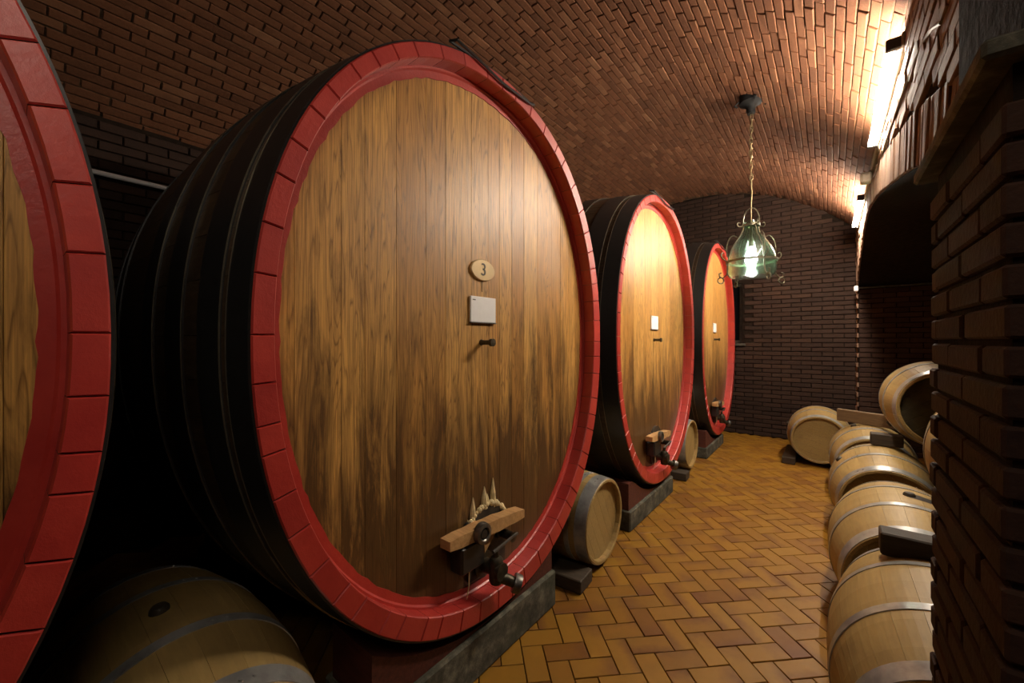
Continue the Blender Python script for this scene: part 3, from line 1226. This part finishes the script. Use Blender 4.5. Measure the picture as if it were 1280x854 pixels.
# plinths: concrete curb with a red stained saddle on it
def plinth(y0, y1, yc, base_z, label, sy=1.0, sz=1.0):
    r = empty('cask_plinth', (-1.27, (y0 + y1) / 2, 0))
    h = (y1 - y0) / 2
    for (xa, xb, drop) in ((-0.34, 0.0, 0.062), (-2.1, -1.7, 0.105)):
        hc = base_z - drop
        MB().box((xa, -h, 0.0), (xb, h, hc), 0, 0.01).build('concrete_curb', M['concrete'], r)
        n = 14
        xs = xb - 0.022
        poly = [(xs, -h + 0.015, hc + 0.001), (xs, h - 0.015, hc + 0.001)]
        for k in range(n + 1):
            yy = (h - 0.015) * (1 - 2 * k / n)
            # saddle top follows the belly of the cask just under it
            u = abs((yy + (y0 + y1) / 2 - yc) / (CA * sy * 1.09))
            zz = base_z + CB * sz - (CB * sz + drop - 0.008) * (1 - min(u, 0.95) ** CN) ** (1 / CN)
            poly.append((xs, yy, max(hc + 0.006, min(zz, hc + 0.22))))
        s_ = MB().prism(poly, (-0.28, 0, 0)).build('saddle', M['saddle'], r)
        fix_normals(s_.data)
    tag(r, label, 'plinth', 'plinths under the large casks')


plinth(-1.62, -0.30, -0.93, EYE - CB, 'concrete plinth with red saddle under the dull red cask')
plinth(0.80, 2.02, 1.49, EYE - CB, 'concrete plinth with red saddle under the cask numbered 3')
plinth(3.15, 4.29, 3.94, EYE - CB * 1.045 + 0.02, 'concrete plinth with red saddle under the cask between its two neighbours', 1.02, 1.045)
plinth(5.75, 6.80, 6.53, EYE - CB * 1.075 + 0.035, 'concrete plinth with red saddle under the cask closest to the end wall', 1.03, 1.075)


# ---------------------------------------------------------------- small barrels (axis = local x, front head at x = 0)
NST = 24


def barrel_set(rh, rb, L, hoops):
    def rad(s):
        return rh + (rb - rh) * (1 - (2 * s / L - 1) ** 2)
    d = {}
    sts = []
    rows = [0.0, 0.005, 0.03, 0.12, 0.24, 0.36, 0.475]
    rows = [r * L / 0.95 for r in rows]
    rows = rows + [L - r for r in reversed(rows[:-1])]
    for v in range(4):
        mb = MB()
        ha = pi / NST
        vs = []
        for ri, s in enumerate(rows):
            ed = 0.003 if ri in (0, len(rows) - 1) else 0.0
            ro, rin = rad(s) - ed, rad(s) - 0.027 + ed * 2
            if s < 0.03 or s > L - 0.03:
                rin = rad(s) - (0.017 if ri in (0, len(rows) - 1) else 0.024)
            for (u, r_) in ((-1, ro), (-0.33, ro), (0.33, ro), (1, ro), (1, rin), (-1, rin)):
                a = u * (ha - 0.0004 / r_)
                vs.append((-s, r_ * math.sin(a), r_ * math.cos(a)))
        fs = []
        n = 6
        for ri in range(len(rows) - 1):
            for k in range(n):
                l = (k + 1) % n
                fs.append((ri * n + k, ri * n + l, (ri + 1) * n + l, (ri + 1) * n + k))
        fs += [tuple(range(n)), tuple(reversed(range((len(rows) - 1) * n, len(rows) * n)))]
        mb.add(vs, fs, 0, random.random())
        me = mb.mesh('stave', [M['pale_oak']])
        fix_normals(me)
        sts.append(me)
    d['staves'] = sts
    hp = []
    for (a, b_) in hoops:
        for (s0, s1) in ((a * L / 0.95, b_ * L / 0.95), (L - b_ * L / 0.95, L - a * L / 0.95)):
            mb = MB()
            prof = [(rad(s0) - 0.003, -s0), (rad(s0) + 0.0028, -s0)]
            m = (s0 + s1) / 2
            prof += [(rad(m) + 0.0028, -m), (rad(s1) + 0.0028, -s1), (rad(s1) - 0.003, -s1)]
            mb.lathe(prof, 64, 0, 'x', True)
            for q in (-0.02, 0.02):
                a_ = 0.35 + q / rb
                mb.lathe([(0.0, 0.002), (0.005, 0.001), (0.0055, -0.003)], 8, 0, 'z', False, (-m, 0, 0))
                k0 = len(mb.v) - 24
                for kk in range(k0, len(mb.v)):
                    x, yy, zz = mb.v[kk]
                    zz += rad(m) + 0.0045
                    mb.v[kk] = (x, yy * math.cos(a_) + zz * math.sin(a_), -yy * math.sin(a_) + zz * math.cos(a_))
            me = mb.mesh('hoop', [M['galv']], True)
            fix_normals(me)
            hp.append(me)
    d['hoops'] = hp
    r_in = rad(0.035) - 0.0255
    heads = []
    for (xs, xd) in ((-0.035, -0.02), (-L + 0.035, 0.02)):
        nb = 7
        for k in range(nb):
            ya, yb = -r_in + 2 * r_in * k / nb, -r_in + 2 * r_in * (k + 1) / nb
            poly = []
            m = 6
            for q in range(m + 1):
                yy = ya + 0.0006 + (yb - ya - 0.0012) * q / m
                poly.append((xs, yy, math.sqrt(max(r_in ** 2 - yy ** 2, 0))))
            for q in range(m, -1, -1):
                yy = ya + 0.0006 + (yb - ya - 0.0012) * q / m
                zz = -math.sqrt(max(r_in ** 2 - yy ** 2, 0))
                if abs(zz) > 1e-4:
                    poly.append((xs, yy, zz))
            mb = MB()
            mb.prism(poly, (xd, 0, 0))
            mb.tn = [random.random()] * len(mb.tn)
            me = mb.mesh('head_board', [M['pale_oak']])
            fix_normals(me)
            heads.append(me)
    d['heads'] = heads
    mb = MB()
    mb.lathe([(0.0, 0.0), (0.028, 0.0), (0.026, 0.012), (0.02, 0.02), (0.0, 0.021)], 16, 0, 'z', False, (0, 0, 0))
    d['bung'] = mb.mesh('bung', [M['door_dark']], True)
    # wine stain hugging the belly beside the bung
    vs, fs = [], []
    for i in range(13):
        t = i / 12
        for j in range(5):
            wv_ = (j / 4 - 0.5) * (0.05 + 0.045 * math.sin(pi * t) + 0.012 * math.sin(9 * t))
            s = L / 2 - wv_ - 0.0
            a = -0.05 + 0.55 * t
            r_ = rad(s) + 0.0008
            vs.append((-s, r_ * math.sin(a), r_ * math.cos(a)))
    for i in range(12):
        for j in range(4):
            fs.append((i * 5 + j, i * 5 + j + 1, i * 5 + j + 6, i * 5 + j + 5))
    mb = MB()
    mb.add(vs, fs)
    d['stain'] = mb.mesh('wine_stain', [M['stain']])
    d['rad'] = rad
    d['L'] = L
    d['rb'] = rb
    return d


SET_A = barrel_set(0.285, 0.345, 0.95, ((0.006, 0.068), (0.288, 0.325)))
SET_B = barrel_set(0.280, 0.312, 0.95, ((0.006, 0.085), (0.125, 0.160), (0.300, 0.335)))


def barrel(bs, loc, rz, label, group, roll=0.0, bung=True, stain=False, dark_head=False):
    """loc: centre of the front head, height of the axis"""
    root = empty('wine_barrel', (loc[0], loc[1], loc[2] - bs['rb']), rz)
    rot0 = Matrix.Translation((0, 0, bs['rb'])) @ Matrix.Rotation(roll, 4, 'X')
    for k in range(NST):
        link('stave', random.choice(bs['staves']), root, rot0 @ Matrix.Rotation(2 * pi * k / NST, 4, 'X'))
    for me in bs['hoops']:
        link('hoop', me, root, rot0)
    for me in bs['heads']:
        h = link('head_board', me, root, rot0)
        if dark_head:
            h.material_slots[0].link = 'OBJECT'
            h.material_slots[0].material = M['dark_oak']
    if bung:
        link('bung', bs['bung'], root, rot0 @ Matrix.Translation((-bs['L'] / 2, 0, bs['rb'] - 0.004)))
    if stain:
        link('wine_stain', bs['stain'], root, rot0)
    tag(root, label, 'barrel', group)
    return root


GL = 'small barrels between the large casks'
barrel(SET_A, (-1.215, 0.33, 0.350), 0.0, 'small oak barrel lying between the dull red cask and the cask numbered 3', GL, roll=0.08)
barrel(SET_B, (-1.215, 2.57, 0.318), 0.0, 'small pale oak barrel lying right beside the cask numbered 3', GL, roll=0.5)
barrel(SET_B, (-1.29, 5.10, 0.330), 0.0, 'small pale oak barrel lying beside the cask closest to the end wall', GL, roll=-0.6)
GR = 'small barrels laid in and before the niche'
RZ = -pi / 2
barrel(SET_A, (0.335, 1.60, 0.3455), RZ, 'small oak barrel on the floor next to the brick pier', GR, roll=-0.9)
barrel(SET_A, (0.335, 2.69, 0.3455), RZ, 'small oak barrel on the floor with a dark wine stain by its bung', GR, roll=-0.05, stain=True)
barrel(SET_A, (0.335, 3.92, 0.3455), RZ, 'small oak barrel on the floor with a dark squared beam across its top', GR, roll=0.9)
barrel(SET_A, (0.335, 5.10, 0.3455), RZ, 'small oak barrel on the floor under the weathered plank set on edge', GR, roll=0.4)
barrel(SET_A, (-0.10, 6.20, 0.3455), RZ + 0.03, 'small oak barrel on the floor by the end wall, head showing whole', GR, roll=1.3)
barrel(SET_A, (0.68, 2.00, 1.06), RZ, 'small oak barrel on the upper tier next to the brick pier', GR, roll=1.1)
barrel(SET_A, (0.69, 4.30, 1.05), RZ, 'small oak barrel with dark head on the upper tier', GR, roll=2.2, dark_head=True)

barrel(SET_A, (1.05, 1.98, 0.3455), RZ, 'small oak barrel at the back of the niche close to the pier', GR, roll=0.3)
barrel(SET_A, (1.05, 4.28, 0.3455), RZ, 'small oak barrel at the back of the niche behind the dark-headed barrel', GR, roll=1.7)


# timbers
def timber(name, lo, hi, mat, label, group=None, rz=0.0, loc=(0, 0, 0), ch=0.006):
    o = MB().box(lo, hi, 0, ch, random.random()).build(name, mat)
    o.location = loc
    o.rotation_euler = (0, 0, rz)
    return tag(o, label, 'timber', group)


timber('squared_beam', (0, -0.05, 0), (0.30, 0.05, 0.095), M['beam'], 'dark squared beam across the barrel next to the brick pier', 'beams carrying the upper barrels', 0.0, (0.17, 2.36, 0.652))
timber('squared_beam', (0, -0.05, 0), (0.20, 0.05, 0.095), M['beam'], 'dark squared beam under the dark barrel of the upper tier', 'beams carrying the upper barrels', 0.0, (0.27, 4.55, 0.695))
timber('squared_beam', (0, -0.05, 0), (0.26, 0.05, 0.095), M['beam'], 'dark squared beam on the back barrel close to the pier', 'beams carrying the upper barrels', 0.0, (0.88, 2.36, 0.685))
timber('squared_beam', (0, -0.05, 0), (0.26, 0.05, 0.095), M['beam'], 'dark squared beam on the back barrel behind the dark-headed one', 'beams carrying the upper barrels', 0.0, (0.89, 4.55, 0.687))
timber('plank', (0, -0.022, 0), (0.75, 0.022, 0.13), M['old_plank'], 'weathered brown plank set on edge over the floor barrel near the end wall', None, R(-30), (0.07, 5.70, 0.692))
timber('chock', (-0.55, -0.09, 0), (0.0, 0.09, 0.085), M['beam'], 'dark timber chock at the foot of the barrel beside the cask numbered 3', 'chocks under small barrels', R(4), (-1.20, 2.27, 0.002))
timber('chock', (-0.5, -0.08, 0), (0.0, 0.08, 0.085), M['beam'], 'dark timber chock under the barrel beside the cask by the end wall', 'chocks under small barrels', R(2), (-1.25, 4.76, 0.002))
timber('chock', (-0.07, -0.45, 0), (0.07, 0.35, 0.08), M['beam'], 'dark timber chock beside the whole-headed barrel by the end wall', 'chocks under small barrels', R(0), (-0.41, 6.62, 0.002))
timber('floor_rail', (-0.03, 1.62, 0), (0.03, 6.0, 0.07), M['beam'], 'long dark rail on the floor along the row of small barrels', None, 0, (0.075, 0, 0.001))


# ---------------------------------------------------------------- lantern
LX, LY = -0.58, 4.36
lan_top = EYE + 1.25
ln = empty('hanging_lantern', (LX, LY, EYE + 0.58))
zl = 0.58


def LZ(h):
    return h - zl


vt = vault_z(LX) - EYE
cn = MB()
cn.lathe([(0.0, LZ(vt) + 0.04), (0.10, LZ(vt) + 0.04), (0.10, LZ(vt) - 0.05), (0.06, LZ(vt) - 0.07), (0.036, LZ(vt) - 0.10), (0.034, LZ(vt) - 0.15), (0.0, LZ(vt) - 0.155)], 20)
cno = cn.build('ceiling_canopy', M['matt_black'], ln, True)
for k in range(4):
    a = k * pi / 2 + 0.4
    MB().tube([(0.05 * math.cos(a), 0.05 * math.sin(a), LZ(vt) - 0.045), (0.11 * math.cos(a), 0.11 * math.sin(a), LZ(vt) - 0.03), (0.14 * math.cos(a), 0.14 * math.sin(a), LZ(vt) - 0.06), (0.115 * math.cos(a), 0.115 * math.sin(a), LZ(vt) - 0.075)], 0.009, 6).build('canopy_scroll', M['matt_black'], cno, True)
ch = MB()
z = LZ(vt) - 0.15
k = 0
while z > LZ(1.47):
    pts = []
    for q in range(12):
        a = 2 * pi * q / 12
        h, w = 0.036 * math.cos(a), 0.0125 * math.sin(a)
        pts.append((w + 0.004 * math.sin(z * 9), 0, z - 0.03 + h) if k % 2 == 0 else (0.004 * math.sin(z * 9), w, z - 0.03 + h))
    ch.tube(pts, 0.0045, 5, 0, True)
    z -= 0.057
    k += 1
ch.build('chain', M['chain'], ln, True)
MB().tube([(0, 0, LZ(1.50)), (0.006, 0, LZ(1.40)), (0.0, 0, LZ(1.28)), (0, 0, LZ(1.06))], 0.0055, 6).build('stem', M['chain'], ln, True)
# power flex woven down the chain
MB().tube([(0.011 * math.cos(t * 2.1), 0.011 * math.sin(t * 2.1), LZ(vt) - 0.14 - t * (vt - 1.48 - 0.14) / 24) for t in range(25)], 0.0035, 5).build('flex', M['chain'], ln, True)
# demijohn glass, open below
prof_o = [(0.058, 1.135), (0.060, 1.10), (0.066, 1.06), (0.085, 1.01), (0.125, 0.95), (0.168, 0.88), (0.195, 0.80), (0.205, 0.73), (0.205, 0.68), (0.198, 0.64), (0.180, 0.612)]
prof = [(r, LZ(h)) for r, h in prof_o] + [(r - 0.006, LZ(h)) for r, h in reversed(prof_o)]
gl = MB().lathe(prof, 40, 0, 'z', True)
go = gl.build('glass_shade', M['glass'], ln, True)
fix_normals(go.data)
# bulb and lamp holder
MB().lathe([(0.0, LZ(0.72)), (0.03, LZ(0.728)), (0.048, LZ(0.755)), (0.052, LZ(0.785)), (0.044, LZ(0.825)), (0.026, LZ(0.865)), (0.018, LZ(0.89)), (0.0, LZ(0.891))], 20).build('bulb', M['bulb'], ln, True)
MB().lathe([(0.0, LZ(0.89)), (0.021, LZ(0.89)), (0.021, LZ(0.965)), (0.012, LZ(0.98)), (0.008, LZ(1.08)), (0.0, LZ(1.08))], 14).build('lamp_holder', M['wrought'], ln, True)
# iron cage
MB().lathe([(r, LZ(h)) for r, h in ((0.208, 0.745), (0.214, 0.745), (0.214, 0.765), (0.208, 0.765))], 40, 0, 'z', True).build('cage_ring', M['wrought'], ln, True)
MB().lathe([(r, LZ(h)) for r, h in ((0.062, 1.085), (0.074, 1.085), (0.074, 1.105), (0.062, 1.105))], 28, 0, 'z', True).build('neck_ring', M['wrought'], ln, True)
arc = []
for k in range(17):
    a = pi * k / 16
    arc.append((0.068 * math.cos(a), 0.0, LZ(1.10) + 0.16 * math.sin(a) ** 0.8))
MB().tube(arc, 0.006, 7).build('handle', M['wrought'], ln, True)
for k in range(4):
    a = k * pi / 2 + 0.62
    c, s = math.cos(a), math.sin(a)
    rib = [(r + 0.010, h) for r, h in prof_o[1:9]]
    rib += [(0.225, 0.63), (0.262, 0.598), (0.292, 0.612), (0.296, 0.64), (0.275, 0.648)]
    rb_ = MB().tube([(r * c, r * s, LZ(h)) for r, h in rib], 0.006, 6).build('cage_rib', M['wrought'], ln, True)
    # scroll near the shoulder
    sc = [(0.13, 0.985), (0.165, 1.0), (0.205, 0.965), (0.225, 0.89), (0.222, 0.80)]
    MB().tube([(r * c, r * s, LZ(h)) for r, h in spline(sc, 3)], 0.005, 6).build('shoulder_scroll', M['wrought'], rb_, True)
    sc = [(0.216, 0.755), (0.25, 0.775), (0.275, 0.81), (0.265, 0.84), (0.245, 0.83)]
    MB().tube([(r * c, r * s, LZ(h)) for r, h in spline(sc, 3)], 0.005, 6).build('side_scroll', M['wrought'], rb_, True)
    sc = [(0.07, 1.09), (0.11, 1.085), (0.128, 1.105), (0.118, 1.125), (0.10, 1.115)]
    MB().tube([(r * c, r * s, LZ(h)) for r, h in spline(sc, 3)], 0.005, 6).build('neck_scroll', M['wrought'], rb_, True)
    MB().tube([(0.28 * c + 0.028 * math.cos(q * pi / 7) * c, 0.28 * s + 0.028 * math.cos(q * pi / 7) * s, LZ(0.575) + 0.028 * math.sin(q * pi / 7)) for q in range(14)], 0.0055, 6, 0, True).build('drop_ring', M['wrought'], rb_, True)
tag(ln, 'green glass lantern in a wrought iron cage hanging on a chain', 'lantern')
